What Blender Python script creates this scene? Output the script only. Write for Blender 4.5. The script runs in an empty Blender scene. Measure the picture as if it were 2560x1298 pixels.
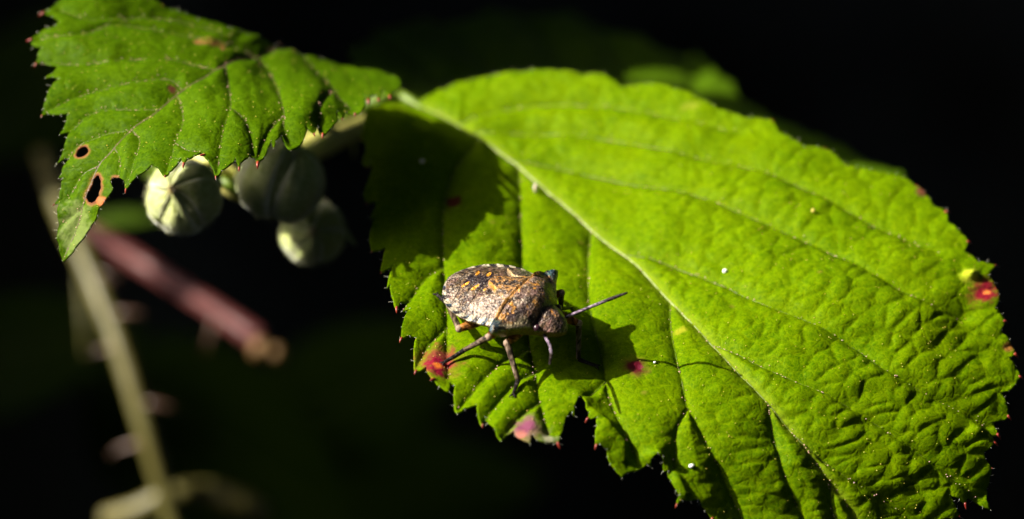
import bpy, math, random
import numpy as np
from mathutils import Matrix, Vector
from mathutils.geometry import delaunay_2d_cdt

random.seed(7); rng = np.random.default_rng(7)
SC = bpy.context.scene
COL = SC.collection
# ------------------------------------------------------------------ units: 1 unit = 1 cm
SC.unit_settings.system = 'METRIC'; SC.unit_settings.scale_length = 0.01

# ------------------------------------------------------------------ camera
TH = math.radians(38.0); D0 = 22.0; PPU = 350.0
F_ = np.array([0, math.cos(TH), -math.sin(TH)])
U_ = np.array([0, math.sin(TH), math.cos(TH)])
R_ = np.array([1.0, 0, 0])
CAM = -(R_*((1300-1280)/PPU) + U_*(-(780-649)/PPU) + F_*D0)
cd = bpy.data.cameras.new('camera'); cam = bpy.data.objects.new('camera', cd); COL.objects.link(cam)
cam.matrix_world = Matrix(((R_[0], U_[0], -F_[0], CAM[0]), (R_[1], U_[1], -F_[1], CAM[1]), (R_[2], U_[2], -F_[2], CAM[2]), (0, 0, 0, 1)))
cd.sensor_width = 36; cd.lens = 36*D0*PPU/2560; cd.clip_start = 0.5; cd.clip_end = 20000
cd.dof.use_dof = True; cd.dof.focus_distance = D0-0.48; cd.dof.aperture_fstop = 0.19; cd.dof.aperture_blades = 0
SC.camera = cam

# ------------------------------------------------------------------ sky, sun, exposure
SUN = np.array([-1.2, 0.10, 1.0]); SUN = SUN/np.linalg.norm(SUN)
w = bpy.data.worlds.new('World'); SC.world = w; w.use_nodes = True
wn = w.node_tree; bg = wn.nodes['Background']
sky = wn.nodes.new('ShaderNodeTexSky'); sky.sky_type = 'NISHITA'; sky.sun_disc = False
sky.sun_elevation = math.asin(SUN[2]); sky.sun_rotation = math.atan2(SUN[0], SUN[1])
sky.air_density = 0.7; sky.dust_density = 3.0; sky.ozone_density = 1.0
wn.links.new(sky.outputs[0], bg.inputs[0]); bg.inputs[1].default_value = 0.14
sl = bpy.data.lights.new('sun', 'SUN'); so = bpy.data.objects.new('sun', sl); COL.objects.link(so)
sl.energy = 5.0; sl.angle = math.radians(0.5); sl.color = (1.0, 0.93, 0.80)
so.rotation_euler = Vector(SUN).to_track_quat('Z', 'Y').to_euler(); so.location = SUN*60
SC.view_settings.view_transform = 'Standard'; SC.view_settings.look = 'None'
SC.view_settings.exposure = 1.42; SC.view_settings.gamma = 1.0
try: SC.view_settings.use_curve_mapping = False
except Exception: pass
SC.render.engine = 'CYCLES'
SC.cycles.max_bounces = 6; SC.cycles.transmission_bounces = 4; SC.cycles.diffuse_bounces = 3; SC.cycles.glossy_bounces = 3
SC.cycles.use_denoising = True

# ------------------------------------------------------------------ measuring helpers
def unproj(px, py, d):
    """photo measurement + distance behind the focus plane -> point in the place"""
    px = np.asarray(px, float); py = np.asarray(py, float); d = np.asarray(d, float)+D0
    a = (px-1280)/PPU/D0*d; b = -(py-649)/PPU/D0*d
    return CAM + a[..., None]*R_ + b[..., None]*U_ + d[..., None]*F_
def depth_at_z(px, py, z):
    a = (np.asarray(px, float)-1280)/PPU/D0; b = -(np.asarray(py, float)-649)/PPU/D0
    dz = b*U_[2] + F_[2]
    return (z-CAM[2])/dz - D0
def at_z(px, py, z): return unproj(px, py, depth_at_z(px, py, z))
def at_zb(px, py, z): return at_z(px, py, z-.045)

# ------------------------------------------------------------------ numpy noise
def hsh(i, j, s=0.0):
    v = np.sin(i*127.1 + j*311.7 + s*74.7)*43758.5453
    return v-np.floor(v)
def vnoise(u, v, s=0.0):
    i = np.floor(u); j = np.floor(v); f = u-i; g = v-j
    f = f*f*(3-2*f); g = g*g*(3-2*g)
    return (hsh(i, j, s)*(1-f)+hsh(i+1, j, s)*f)*(1-g)+(hsh(i, j+1, s)*(1-f)+hsh(i+1, j+1, s)*f)*g
def fbm(u, v, s=0.0, o=3):
    t = 0; a = .5
    for k in range(o): t = t+a*vnoise(u*2**k, v*2**k, s+k); a *= .5
    return t/(1-.5**o)
def voro(u, v, s=0.0):
    i = np.floor(u); j = np.floor(v)
    f1 = np.full(u.shape, 9.0); f2 = f1.copy()
    for a in (-1, 0, 1):
        for b in (-1, 0, 1):
            x = i+a+.1+.8*hsh(i+a, j+b, s); y = j+b+.1+.8*hsh(i+a, j+b, s+5.3)
            d = np.hypot(u-x, v-y)
            f2 = np.minimum(f2, np.maximum(f1, d)); f1 = np.minimum(f1, d)
    return f1, f2
def sst(a, b, x):
    t = np.clip((x-a)/(b-a), 0, 1); return t*t*(3-2*t)

# ------------------------------------------------------------------ object helpers
def tag(o, label=None, cat=None, group=None, kind=None):
    for k, v in (('label', label), ('category', cat), ('group', group), ('kind', kind)):
        if v: o[k] = v
    return o
def mesh_obj(name, V, faces, mat, parent=None, smooth=True, colors=None, local=False):
    V = np.asarray(V, float)
    if parent is not None and not local:
        M = np.array(parent_world(parent).inverted()); V = V@M[:3, :3].T + M[:3, 3]
    me = bpy.data.meshes.new(name)
    me.from_pydata(V.tolist(), [], faces if isinstance(faces, list) else faces.tolist())
    if smooth: me.polygons.foreach_set('use_smooth', np.ones(len(me.polygons), bool))
    for cname, arr in (colors or {}).items():
        at = me.color_attributes.new(cname, 'FLOAT_COLOR', 'POINT')
        at.data.foreach_set('color', np.asarray(arr, np.float32).ravel())
    me.materials.append(mat); me.update()
    o = bpy.data.objects.new(name, me); COL.objects.link(o)
    if parent is not None: o.parent = parent
    return o
WORLD = {}
def parent_world(p):
    M = WORLD.get(p.name)
    if M is not None: return M
    return p.matrix_basis if p.parent is None else parent_world(p.parent) @ p.matrix_basis
def empty(name, loc, rot=None):
    o = bpy.data.objects.new(name, None); COL.objects.link(o); o.empty_display_size = .1
    M = Matrix.Translation(Vector(loc))
    if rot is not None: M = M @ rot.to_4x4()
    o.matrix_basis = M
    return o
def catmull(P, n):
    P = np.asarray(P, float)
    Q = np.vstack([2*P[0]-P[1], P, 2*P[-1]-P[-2]]); out = []
    for i in range(1, len(Q)-2):
        t = np.linspace(0, 1, n, endpoint=False)[:, None]
        a, b, c, d = Q[i-1], Q[i], Q[i+1], Q[i+2]
        out.append(.5*((2*b)+(-a+c)*t+(2*a-5*b+4*c-d)*t**2+(-a+3*b-3*c+d)*t**3))
    out.append(P[-1:]); return np.vstack(out)
def tube(P, rad, k=10, cap=True, bump=0.0, seed=0):
    P = np.asarray(P, float); n = len(P); rad = np.broadcast_to(rad, (n,)).astype(float)
    T = np.gradient(P, axis=0); T /= np.linalg.norm(T, axis=1)[:, None]+1e-12
    ref = np.array([0.3, 0.2, 1.0]); N = np.zeros_like(P); v = np.cross(T[0], ref); v /= np.linalg.norm(v)
    for i in range(n):
        v = v-T[i]*v.dot(T[i]); v /= np.linalg.norm(v)+1e-12; N[i] = v
    B = np.cross(T, N); a = np.linspace(0, 2*np.pi, k, endpoint=False)
    r = rad[:, None]*np.ones(k)[None]
    if bump: r = r*(1+bump*(fbm(np.arange(n)[:, None]*.35+seed, np.cos(a)[None]*1.3+np.sin(a)[None]*2.1+5, seed)-.5)*2)
    V = P[:, None]+r[..., None]*(np.cos(a)[None, :, None]*N[:, None]+np.sin(a)[None, :, None]*B[:, None])
    V = V.reshape(-1, 3)
    F = [(i*k+j, i*k+(j+1) % k, (i+1)*k+(j+1) % k, (i+1)*k+j) for i in range(n-1) for j in range(k)]
    if cap: F += [tuple(range(k))[::-1], tuple(range((n-1)*k, n*k))]
    return V, F
def join(parts):
    V = []; F = []; o = 0
    for v, f in parts:
        V.append(np.asarray(v)); F += [tuple(int(i)+o for i in q) for q in f]; o += len(v)
    return np.vstack(V), F
OCT_F = [(0, 2, 4), (2, 1, 4), (1, 3, 4), (3, 0, 4), (2, 0, 5), (1, 2, 5), (3, 1, 5), (0, 3, 5)]
def octas(C, r):
    off = np.array([[1, 0, 0], [-1, 0, 0], [0, 1, 0], [0, -1, 0], [0, 0, 1], [0, 0, -1]], float)
    C = np.asarray(C); r = np.broadcast_to(r, (len(C),))
    V = (C[:, None]+off[None]*r[:, None, None]).reshape(-1, 3)
    Fm = (np.array(OCT_F)[None]+6*np.arange(len(C))[:, None, None]).reshape(-1, 3)
    return V, Fm.tolist()
def hairs(P, Dv, L, r=.0014):
    """thin three-sided tapering hairs from points P along Dv, bent a little"""
    P = np.asarray(P); n = len(P); L = np.broadcast_to(L, (n,))[:, None]
    Dv = Dv/np.linalg.norm(Dv, axis=1)[:, None]
    a = np.cross(Dv, np.array([.31, .74, .59])); a /= np.linalg.norm(a, axis=1)[:, None]; b = np.cross(Dv, a)
    bend = rng.normal(0, .22, (n, 1))*a+rng.normal(0, .22, (n, 1))*b
    mid = P+L*.55*Dv; tip = P+L*(Dv+bend)
    V = []
    for ang in (0, 2.09, 4.19):
        o = math.cos(ang)*a+math.sin(ang)*b; V += [P+o*r, mid+o*r*.7]
    V = np.stack(V+[tip], 1).reshape(-1, 3); F = []
    base = np.array([(0, 2, 3), (0, 3, 1), (2, 4, 5), (2, 5, 3), (4, 0, 1), (4, 1, 5), (1, 3, 6), (3, 5, 6), (5, 1, 6)])
    F = (base[None]+7*np.arange(n)[:, None, None]).reshape(-1, 3).tolist()
    return V, F

# ------------------------------------------------------------------ materials
def new_mat(name):
    m = bpy.data.materials.new(name); m.use_nodes = True; nt = m.node_tree
    return m, nt, nt.nodes['Principled BSDF'], nt.nodes['Material Output']
def N(nt, t, **kw):
    n = nt.nodes.new(t)
    for k, v in kw.items(): setattr(n, k, v)
    return n
def mixc(nt, a, b, f, mode='MIX'):
    n = N(nt, 'ShaderNodeMix', data_type='RGBA', blend_type=mode)
    for sock, val in ((n.inputs[0], f), (n.inputs[6], a), (n.inputs[7], b)):
        if hasattr(val, 'links') or hasattr(val, 'is_linked'): nt.links.new(val, sock)
        else: sock.default_value = val if not isinstance(val, tuple) else (*val, 1) if len(val) == 3 else val
    return n.outputs[2]
def ramp(nt, src, stops):
    n = N(nt, 'ShaderNodeValToRGB'); e = n.color_ramp.elements
    while len(e) < len(stops): e.new(.5)
    for q, (p, c) in zip(e, stops): q.position = p; q.color = (*c, 1) if len(c) == 3 else c
    nt.links.new(src, n.inputs[0]); return n.outputs[0]
def noise(nt, vec, scale, detail=3, rough=.55):
    n = N(nt, 'ShaderNodeTexNoise'); n.inputs['Scale'].default_value = scale
    n.inputs['Detail'].default_value = detail; n.inputs['Roughness'].default_value = rough
    if vec is not None: nt.links.new(vec, n.inputs['Vector'])
    return n.outputs[0]
def leaf_mat(name, g_lo, g_hi, vein, trans=.3, rough=.42, spec=.35, fine=34.0):
    m, nt, p, out = new_mat(name); L = nt.links.new
    tc = N(nt, 'ShaderNodeTexCoord').outputs['Object']
    n1 = noise(nt, tc, 1.9, 5, .6); n2 = noise(nt, tc, 26, 5, .72)
    c = ramp(nt, n1, [(.32, g_lo), (.68, g_hi)])
    c = mixc(nt, c, ramp(nt, n2, [(.35, tuple(x*.62 for x in g_lo)), (.7, tuple(x*1.18 for x in g_hi))]), .6)
    vo = N(nt, 'ShaderNodeTexVoronoi', feature='DISTANCE_TO_EDGE'); vo.inputs['Scale'].default_value = fine
    wn_ = N(nt, 'ShaderNodeTexNoise'); wn_.inputs['Scale'].default_value = 9
    L(tc, wn_.inputs['Vector'])
    av = N(nt, 'ShaderNodeMixRGB', blend_type='ADD'); av.inputs[0].default_value = .12; L(tc, av.inputs[1]); L(wn_.outputs[1], av.inputs[2])
    L(av.outputs[0], vo.inputs['Vector'])
    net = ramp(nt, vo.outputs['Distance'], [(.0, (1, 1, 1)), (.09, (0, 0, 0))])
    c = mixc(nt, c, vein, _scale(nt, net, .38))
    vo2 = N(nt, 'ShaderNodeTexVoronoi', feature='DISTANCE_TO_EDGE'); vo2.inputs['Scale'].default_value = fine*.27; L(av.outputs[0], vo2.inputs['Vector'])
    net2 = ramp(nt, vo2.outputs['Distance'], [(.0, (1, 1, 1)), (.035, (0, 0, 0))]); c = mixc(nt, c, vein, _scale(nt, net2, .30))
    at = N(nt, 'ShaderNodeVertexColor', layer_name='pig')
    c2 = mixc(nt, c, at.outputs['Color'], at.outputs['Alpha'])
    L(c2, p.inputs['Base Color'])
    p.inputs['Roughness'].default_value = rough; p.inputs['Specular IOR Level'].default_value = spec
    rn = ramp(nt, noise(nt, tc, 14, 3), [(.3, (rough-.08,)*3), (.7, (rough+.14,)*3)]); L(rn, p.inputs['Roughness'])
    b1 = N(nt, 'ShaderNodeBump'); b1.inputs['Strength'].default_value = .22; b1.inputs['Distance'].default_value = .012
    L(vo.outputs['Distance'], b1.inputs['Height'])
    b3 = N(nt, 'ShaderNodeBump'); b3.inputs['Strength'].default_value = .16; b3.inputs['Distance'].default_value = .02
    L(ramp(nt, vo2.outputs['Distance'], [(0, (0, 0, 0)), (.12, (1, 1, 1))]), b3.inputs['Height']); L(b1.outputs[0], b3.inputs['Normal']); b1 = b3
    b2 = N(nt, 'ShaderNodeBump'); b2.inputs['Strength'].default_value = .2; b2.inputs['Distance'].default_value = .008
    L(noise(nt, tc, 60, 3, .6), b2.inputs['Height']); L(b1.outputs[0], b2.inputs['Normal']); L(b2.outputs[0], p.inputs['Normal'])
    tr = N(nt, 'ShaderNodeBsdfTranslucent'); L(mixc(nt, c2, (.40, .60, .01), .25, 'MIX'), tr.inputs[0])
    ms = N(nt, 'ShaderNodeMixShader'); ms.inputs[0].default_value = trans
    L(p.outputs[0], ms.inputs[1]); L(tr.outputs[0], ms.inputs[2]); L(ms.outputs[0], out.inputs[0])
    return m
def _scale(nt, src, k):
    n = N(nt, 'ShaderNodeMath', operation='MULTIPLY'); nt.links.new(src, n.inputs[0]); n.inputs[1].default_value = k
    return n.outputs[0]
def simple_mat(name, c1, c2, scale=8, rough=.5, spec=.4, bump=.0, bscale=30, sheen=0, metallic=0, vc=None, stretch=None):
    m, nt, p, out = new_mat(name); L = nt.links.new
    tc = N(nt, 'ShaderNodeTexCoord').outputs['Object']
    if stretch:
        mp = N(nt, 'ShaderNodeMapping'); mp.inputs['Scale'].default_value = stretch; L(tc, mp.inputs['Vector']); tc = mp.outputs[0]
    c = ramp(nt, noise(nt, tc, scale, 4, .6), [(.35, c1), (.65, c2)])
    if vc:
        at = N(nt, 'ShaderNodeVertexColor', layer_name=vc); c = mixc(nt, c, at.outputs['Color'], at.outputs['Alpha'])
    L(c, p.inputs['Base Color']); p.inputs['Roughness'].default_value = rough; p.inputs['Specular IOR Level'].default_value = spec
    p.inputs['Metallic'].default_value = metallic
    if sheen:
        p.inputs['Sheen Weight'].default_value = sheen; p.inputs['Sheen Roughness'].default_value = .4
    if bump:
        b = N(nt, 'ShaderNodeBump'); b.inputs['Strength'].default_value = bump; b.inputs['Distance'].default_value = .01
        L(noise(nt, tc, bscale, 3, .6), b.inputs['Height']); L(b.outputs[0], p.inputs['Normal'])
    return m

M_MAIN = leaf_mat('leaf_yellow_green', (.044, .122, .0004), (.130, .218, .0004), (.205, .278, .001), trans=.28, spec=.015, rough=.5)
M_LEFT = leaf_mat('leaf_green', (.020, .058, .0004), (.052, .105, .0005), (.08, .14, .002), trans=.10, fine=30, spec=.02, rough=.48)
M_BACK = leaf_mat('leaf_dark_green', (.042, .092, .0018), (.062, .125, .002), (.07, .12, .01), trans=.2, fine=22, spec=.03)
M_DEEPSHADE = leaf_mat('leaf_shade_dark', (.014, .032, .0015), (.026, .05, .002), (.03, .05, .004), trans=.1, fine=12, spec=.03)  # leaf colour darkened to stand in for deep background shade
M_MID = simple_mat('midrib_pale_green', (.22, .30, .08), (.36, .41, .17), 16, .5, .3, .4, 50, vc='pig')
M_VEIN = simple_mat('vein_green_brown', (.045, .085, .002), (.075, .095, .006), 14, .5, .35)
M_VEIN2 = simple_mat('vein_dark_purple', (.05, .05, .015), (.11, .07, .04), 12, .5, .35)
M_TIP = simple_mat('tooth_red', (.13, .010, .010), (.24, .035, .015), 20, .35, .4)
M_HAIR = simple_mat('pale_hair', (.35, .36, .26), (.5, .5, .4), 10, .5, .3)
M_FELT = simple_mat('felt_hair', (.40, .42, .18), (.55, .55, .32), 10, .5, .3)
M_GLAND = simple_mat('yellow_gland', (.50, .38, .03), (.62, .52, .10), 10, .35, .5)
M_GLANDP = simple_mat('pink_gland', (.45, .22, .16), (.62, .40, .30), 10, .35, .5)
M_STALK = simple_mat('stalk_yellow_green', (.34, .36, .07), (.52, .48, .14), 5, .5, .35, .3, 30)
M_GREENST = simple_mat('petiole_green', (.06, .11, .003), (.10, .16, .008), 5, .5, .35, .3, 30)

# ------------------------------------------------------------------ leaf machinery
class Leaf:
    def __init__(s, anchors, veins, midrib, amp=.03, cell=.13, cellamp=.010, seed=1, ridges=(), bumps=(), usedepth=False, dirs=((0, 1), (1, .5))):
        A = np.array(anchors, float); s.ax = A[:, :2]/PPU
        d = A[:, 2] if usedepth else depth_at_z(A[:, 0], A[:, 1], A[:, 2])
        n = len(A); K = s._k(s.ax, s.ax)+np.eye(n)*2e-3; Pm = np.c_[np.ones(n), s.ax]
        S = np.block([[K, Pm], [Pm.T, np.zeros((3, 3))]]); s.c = np.linalg.solve(S, np.r_[d, 0, 0, 0])
        s.veins = [np.asarray(catmull(v, 6)) for v in veins]; s.mid = catmull(midrib, 8)
        s.amp, s.cell, s.ca, s.seed, s.ridges, s.bumps, s.dirs = amp, cell, cellamp, seed, ridges, bumps, dirs
    def _k(s, a, b):
        r2 = ((a[:, None]-b[None])**2).sum(2); return .5*r2*np.log(r2+1e-9)
    def depth(s, px, py):
        q = np.c_[np.ravel(px), np.ravel(py)]/PPU; n = len(s.ax); out = np.empty(len(q))
        for i in range(0, len(q), 20000):
            b = q[i:i+20000]; out[i:i+20000] = s._k(b, s.ax)@s.c[:n]+np.c_[np.ones(len(b)), b]@s.c[n:]
        return out
    def par(s, px, py): return np.c_[np.ravel(px)/PPU, np.ravel(py)/PPU/.65]
    def dist(s, Q, line):
        L = s.par(line[:, 0], line[:, 1]); best = np.full(len(Q), 9.0); side = np.zeros(len(Q))
        for a, b in zip(L[:-1], L[1:]):
            e = b-a; t = np.clip(((Q-a)@e)/(e@e+1e-12), 0, 1); dv = Q-a-t[:, None]*e
            dd = np.hypot(dv[:, 0], dv[:, 1]); m = dd < best
            best[m] = dd[m]; side[m] = np.sign(e[0]*dv[m, 1]-e[1]*dv[m, 0])
        return best, side
    def fields(s, px, py):
        Q = s.par(px, py); dm, side = s.dist(Q, s.mid); d2 = np.full(len(Q), 9.0)
        for v in s.veins: d2 = np.minimum(d2, s.dist(Q, v)[0])
        return Q, dm, side, d2
    def relief(s, px, py):
        Q, dm, side, d2 = s.fields(px, py)
        d = np.minimum(dm, d2)
        h = s.amp*(1-np.exp(-(d/.13)**1.3))-s.amp*1.25
        h += s.amp*.42*(1-np.exp(-d/.022))
        wob = (fbm(Q[:, 0]*5, Q[:, 1]*5, s.seed)-.5)*.14; wob2 = (fbm(Q[:, 0]*5+9, Q[:, 1]*5, s.seed+3)-.5)*.14
        X, Y = Q[:, 0]+wob, Q[:, 1]+wob2
        cells = []
        for dr in s.dirs:
            dr = np.array(dr, float); dr /= np.linalg.norm(dr)
            al = X*dr[0]+Y*dr[1]; ac = -X*dr[1]+Y*dr[0]
            f1, f2 = voro(al/s.cell, ac/(s.cell*1.7), s.seed)
            cells.append(np.sqrt(sst(-.05, .75, f2-f1)))
        ca = s.ca if isinstance(s.ca, tuple) else (s.ca, s.ca)
        k = np.where(side > 0, cells[0]*ca[0], cells[1]*ca[1])
        h += k*np.clip(d/.08, 0, 1)*(.35+1.3*fbm(Q[:, 0]*1.3+4, Q[:, 1]*1.3, s.seed+6))
        h += (fbm(Q[:, 0]*1.6, Q[:, 1]*1.6, s.seed+8)-.5)*.10+(fbm(Q[:, 0]*4.2, Q[:, 1]*4.2, s.seed+18)-.5)*.035
        for (ln, A, sl_, sr_) in s.ridges:
            dd, sd = s.dist(Q, np.array(ln, float)); h += A*np.exp(-(dd/np.where(sd > 0, sl_, sr_))**2)
        for (bx, by, A, r) in s.bumps:
            h += A*np.exp(-(((Q[:, 0]-bx/PPU)**2+(Q[:, 1]-by/PPU/.65)**2)/r**2))
        return h
    def base(s, px, py): return unproj(np.ravel(px), np.ravel(py), s.depth(px, py))
    def normal(s, px, py):
        px = np.ravel(px).astype(float); py = np.ravel(py).astype(float); e = 6.0
        a = s.base(px+e, py)-s.base(px-e, py); b = s.base(px, py-e)-s.base(px, py+e)
        n = np.cross(a, b); return n/np.linalg.norm(n, axis=1)[:, None]
    def pos(s, px, py, up=0.0):
        px = np.atleast_1d(np.asarray(px, float)).ravel(); py = np.atleast_1d(np.asarray(py, float)).ravel()
        return s.base(px, py)+s.normal(px, py)*(s.relief(px, py)+up)[:, None]

def inside(P, poly):
    x, y = P[:, 0], P[:, 1]; c = np.zeros(len(P), bool); q = np.roll(poly, -1, 0)
    for (x1, y1), (x2, y2) in zip(poly, q):
        if y1 == y2: continue
        m = ((y1 > y) != (y2 > y)) & (x < (x2-x1)*(y-y1)/(y2-y1)+x1); c ^= m
    return c
def densify(poly, step, jit, seed, close=True):
    out = []; n = len(poly)
    for i in range(n):
        a = np.array(poly[i][:2], float); b = np.array(poly[(i+1) % n][:2], float)
        k = max(1, int(np.hypot(*(b-a))/step)); e = (b-a)/(np.hypot(*(b-a))+1e-9); nr = np.array([-e[1], e[0]])
        for j in range(k):
            t = j/k; p = a+(b-a)*t
            if 0 < j: p = p+nr*(math.sin(t*math.pi)*min(3, .05*k*step))+nr*(vnoise(np.array(i*1.7+t*k*.8), np.array(seed*1.0))-.5)*2*jit
            out.append(p)
    return np.array(out)
def build_blade(name, leaf, outline, holes, mat, parent, step=9.0, sub=True, pig=None, thick=.012, jit=1.5):
    poly = densify(outline, 7, jit, leaf.seed); hp = [densify(h, 5, .5, leaf.seed+3) for h in holes]
    sc = np.array([1, 1/.65])
    x0, y0 = poly.min(0); x1, y1 = poly.max(0)
    gx, gy = np.meshgrid(np.arange(x0, x1, step), np.arange(y0, y1, step*.65*.87))
    gx = gx+(np.arange(gx.shape[0]) % 2)[:, None]*step*.5
    G = np.c_[gx.ravel(), gy.ravel()]; G += rng.uniform(-.18, .18, G.shape)*step*np.array([1, .65])
    G = G[inside(G, poly)]
    B = np.vstack([poly]+hp)
    keep = np.ones(len(G), bool)
    for i in range(0, len(G), 4000):
        d = np.hypot((G[i:i+4000, None, 0]-B[None, :, 0]), (G[i:i+4000, None, 1]-B[None, :, 1])/.65).min(1); keep[i:i+4000] = d > step*.45
    G = G[keep]
    for h in hp: G = G[~inside(G, h)]
    P = np.vstack([B, G]); E = []; o = 0
    for q in [poly]+hp:
        n = len(q); E += [(o+i, o+(i+1) % n) for i in range(n)]; o += n
    res = delaunay_2d_cdt([Vector((float(a), float(b)/.65)) for a, b in P], E, [], 0, 1e-4)
    V2 = np.array([(v.x, v.y*.65) for v in res[0]]); T = np.array([tuple(f) for f in res[2]])
    cen = V2[T].mean(1); k = inside(cen, poly)
    for h in hp: k &= ~inside(cen, h)
    T = T[k]
    if sub:
        E3 = np.sort(np.vstack([T[:, [0, 1]], T[:, [1, 2]], T[:, [2, 0]]]), 1)
        ue, inv = np.unique(E3, axis=0, return_inverse=True); inv = inv.ravel(); nt_ = len(T)
        m = inv+len(V2); a, b, c = m[:nt_], m[nt_:2*nt_], m[2*nt_:]
        V2 = np.vstack([V2, V2[ue].mean(1)])
        T = np.vstack([np.c_[T[:, 0], a, c], np.c_[a, T[:, 1], b], np.c_[c, b, T[:, 2]], np.c_[a, b, c]])
    used = np.unique(T); mp = np.zeros(len(V2), int); mp[used] = np.arange(len(used)); V2 = V2[used]; T = mp[T]
    V3 = leaf.pos(V2[:, 0], V2[:, 1])
    fn = np.cross(V3[T[:, 1]]-V3[T[:, 0]], V3[T[:, 2]]-V3[T[:, 0]])
    nn = leaf.normal(V2[T[:, 0], 0], V2[T[:, 0], 1]); fl = (fn*nn).sum(1) < 0
    T[fl] = T[fl][:, ::-1]
    pc = np.zeros((len(V2), 4))
    if pig is not None: pc = pig(V2, leaf)
    ob = mesh_obj(name, V3, T, mat, parent, colors={'pig': pc})
    md = ob.modifiers.new('thickness', 'SOLIDIFY'); md.thickness = thick; md.offset = -1
    return ob
def over(pc, rgb, a):
    a = np.clip(a, 0, 1); al = pc[:, 3]; na = a+al*(1-a)
    w_ = np.where(na > 1e-6, a/np.maximum(na, 1e-6), 0)
    pc[:, :3] = pc[:, :3]*(1-w_)[:, None]+np.array(rgb)*w_[:, None]; pc[:, 3] = na
def surf_tube(leaf, line, r0, r1, lift, k=6, n=5):
    L = catmull(line, n); P = leaf.pos(L[:, 0], L[:, 1], lift); return tube(P, np.linspace(r0, r1, len(P)), k)
def add_tips(leaf, outline, parent, mat, size=.030, jitter=.5):
    n = len(outline)
    for i, q in enumerate(outline):
        if len(q) < 3 or random.random() < .22: continue
        p = leaf.pos([q[0]], [q[1]])[0]
        a = leaf.pos([outline[i-1][0]], [outline[i-1][1]])[0]; b = leaf.pos([outline[(i+1) % n][0]], [outline[(i+1) % n][1]])[0]
        dr = (p-a)/np.linalg.norm(p-a)+(p-b)/np.linalg.norm(p-b)
        dr = dr/np.linalg.norm(dr)+np.array([0, -.1, -.35]); dr /= np.linalg.norm(dr)
        s = size*random.uniform(1-jitter, 1+jitter)
        P = np.array([p-dr*s*.55, p-dr*s*.1, p+dr*s*.45, p+dr*s*.8+np.array([0, 0, -s*.15]), p+dr*s*1.05+np.array([0, 0, -s*.3])])
        V, F = tube(P, np.array([.30, .36, .28, .16, .03])*s, 7)
        mesh_obj('tooth_tip', V, F, mat, parent)
def vein_dots(leaf, lines, per, r, spread=3):
    X = []
    for ln in lines:
        L = catmull(ln, 8); n = int(per*np.hypot(*np.diff(L, axis=0).T).sum()/100)
        idx = rng.uniform(0, len(L)-1.001, n); i = idx.astype(int); t = (idx-i)[:, None]
        X.append(L[i]*(1-t)+L[i+1]*t+rng.normal(0, spread, (n, 2)))
    X = np.vstack(X); C = leaf.pos(X[:, 0], X[:, 1], .006); return octas(C, rng.uniform(.5, 1.2, len(C))*r)
def face_dots(leaf, outline, n, r, holes=()):
    poly = np.array([q[:2] for q in outline], float); a, b = poly.min(0), poly.max(0)
    X = rng.uniform(a, b, (n, 2)); X = X[inside(X, poly)]
    X = X[fbm(X[:, 0]/60, X[:, 1]/45, 4) > .38]
    for h in holes: X = X[~inside(X, np.array(h, float))]
    C = leaf.pos(X[:, 0], X[:, 1], .005); return octas(C, rng.uniform(.5, 1.25, len(C))*r)
def margin_hairs(leaf, outline, per, L):
    poly = densify(outline, 100/per, 0, 1); n = len(poly)
    q = poly+rng.normal(0, 1.0, poly.shape); P = leaf.pos(q[:, 0], q[:, 1])
    c = leaf.pos([poly[:, 0].mean()], [poly[:, 1].mean()])[0]
    Tn = np.roll(P, -1, 0)-np.roll(P, 1, 0); nn = leaf.normal(q[:, 0], q[:, 1]); O = np.cross(Tn, nn); O /= np.linalg.norm(O, axis=1)[:, None]+1e-9
    A2 = 0.5*np.sum(poly[:, 0]*np.roll(poly[:, 1], -1)-np.roll(poly[:, 0], -1)*poly[:, 1])
    if A2 > 0: O = -O
    Dv = O+rng.normal(0, .45, P.shape)+np.array([0, -.15, -.15])
    return hairs(P, Dv, rng.uniform(.4, 1.3, n)*L)

# ================================================================== SETTING
def ground_mat():
    m, nt, p, out = new_mat('shaded_soil'); L = nt.links.new
    tc = N(nt, 'ShaderNodeTexCoord').outputs['Object']
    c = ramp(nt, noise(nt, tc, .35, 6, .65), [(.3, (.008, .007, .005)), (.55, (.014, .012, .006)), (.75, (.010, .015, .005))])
    L(c, p.inputs['Base Color']); p.inputs['Roughness'].default_value = .95; p.inputs['Specular IOR Level'].default_value = .1
    b = N(nt, 'ShaderNodeBump'); b.inputs['Distance'].default_value = .6; L(noise(nt, tc, .8, 5), b.inputs['Height']); L(b.outputs[0], p.inputs['Normal'])
    return m
def ground_h(x, y):
    shade_bank = 43*sst(-10, -15, x+.9*np.sin(y*.11))  # unseen bank added on the left to keep the ground out of the sun
    h = -42+shade_bank+2.5*(fbm(x*.06, y*.06, 3)-.5)+1.2*(fbm(x*.3, y*.3, 5)-.5)
    return h
ga = np.r_[-9000, -3000, -1000, -400, -200, np.arange(-120, 121, 2.0), 200, 400, 1000, 3000, 9000]
GX, GY = np.meshgrid(ga, ga)
GZ = ground_h(GX, GY); n = len(ga)
idx = np.arange(n*n).reshape(n, n)
GF = np.c_[idx[:-1, :-1].ravel(), idx[:-1, 1:].ravel(), idx[1:, 1:].ravel(), idx[1:, :-1].ravel()]
tag(mesh_obj('ground', np.c_[GX.ravel(), GY.ravel(), GZ.ravel()], GF, ground_mat()), kind='structure')

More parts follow.
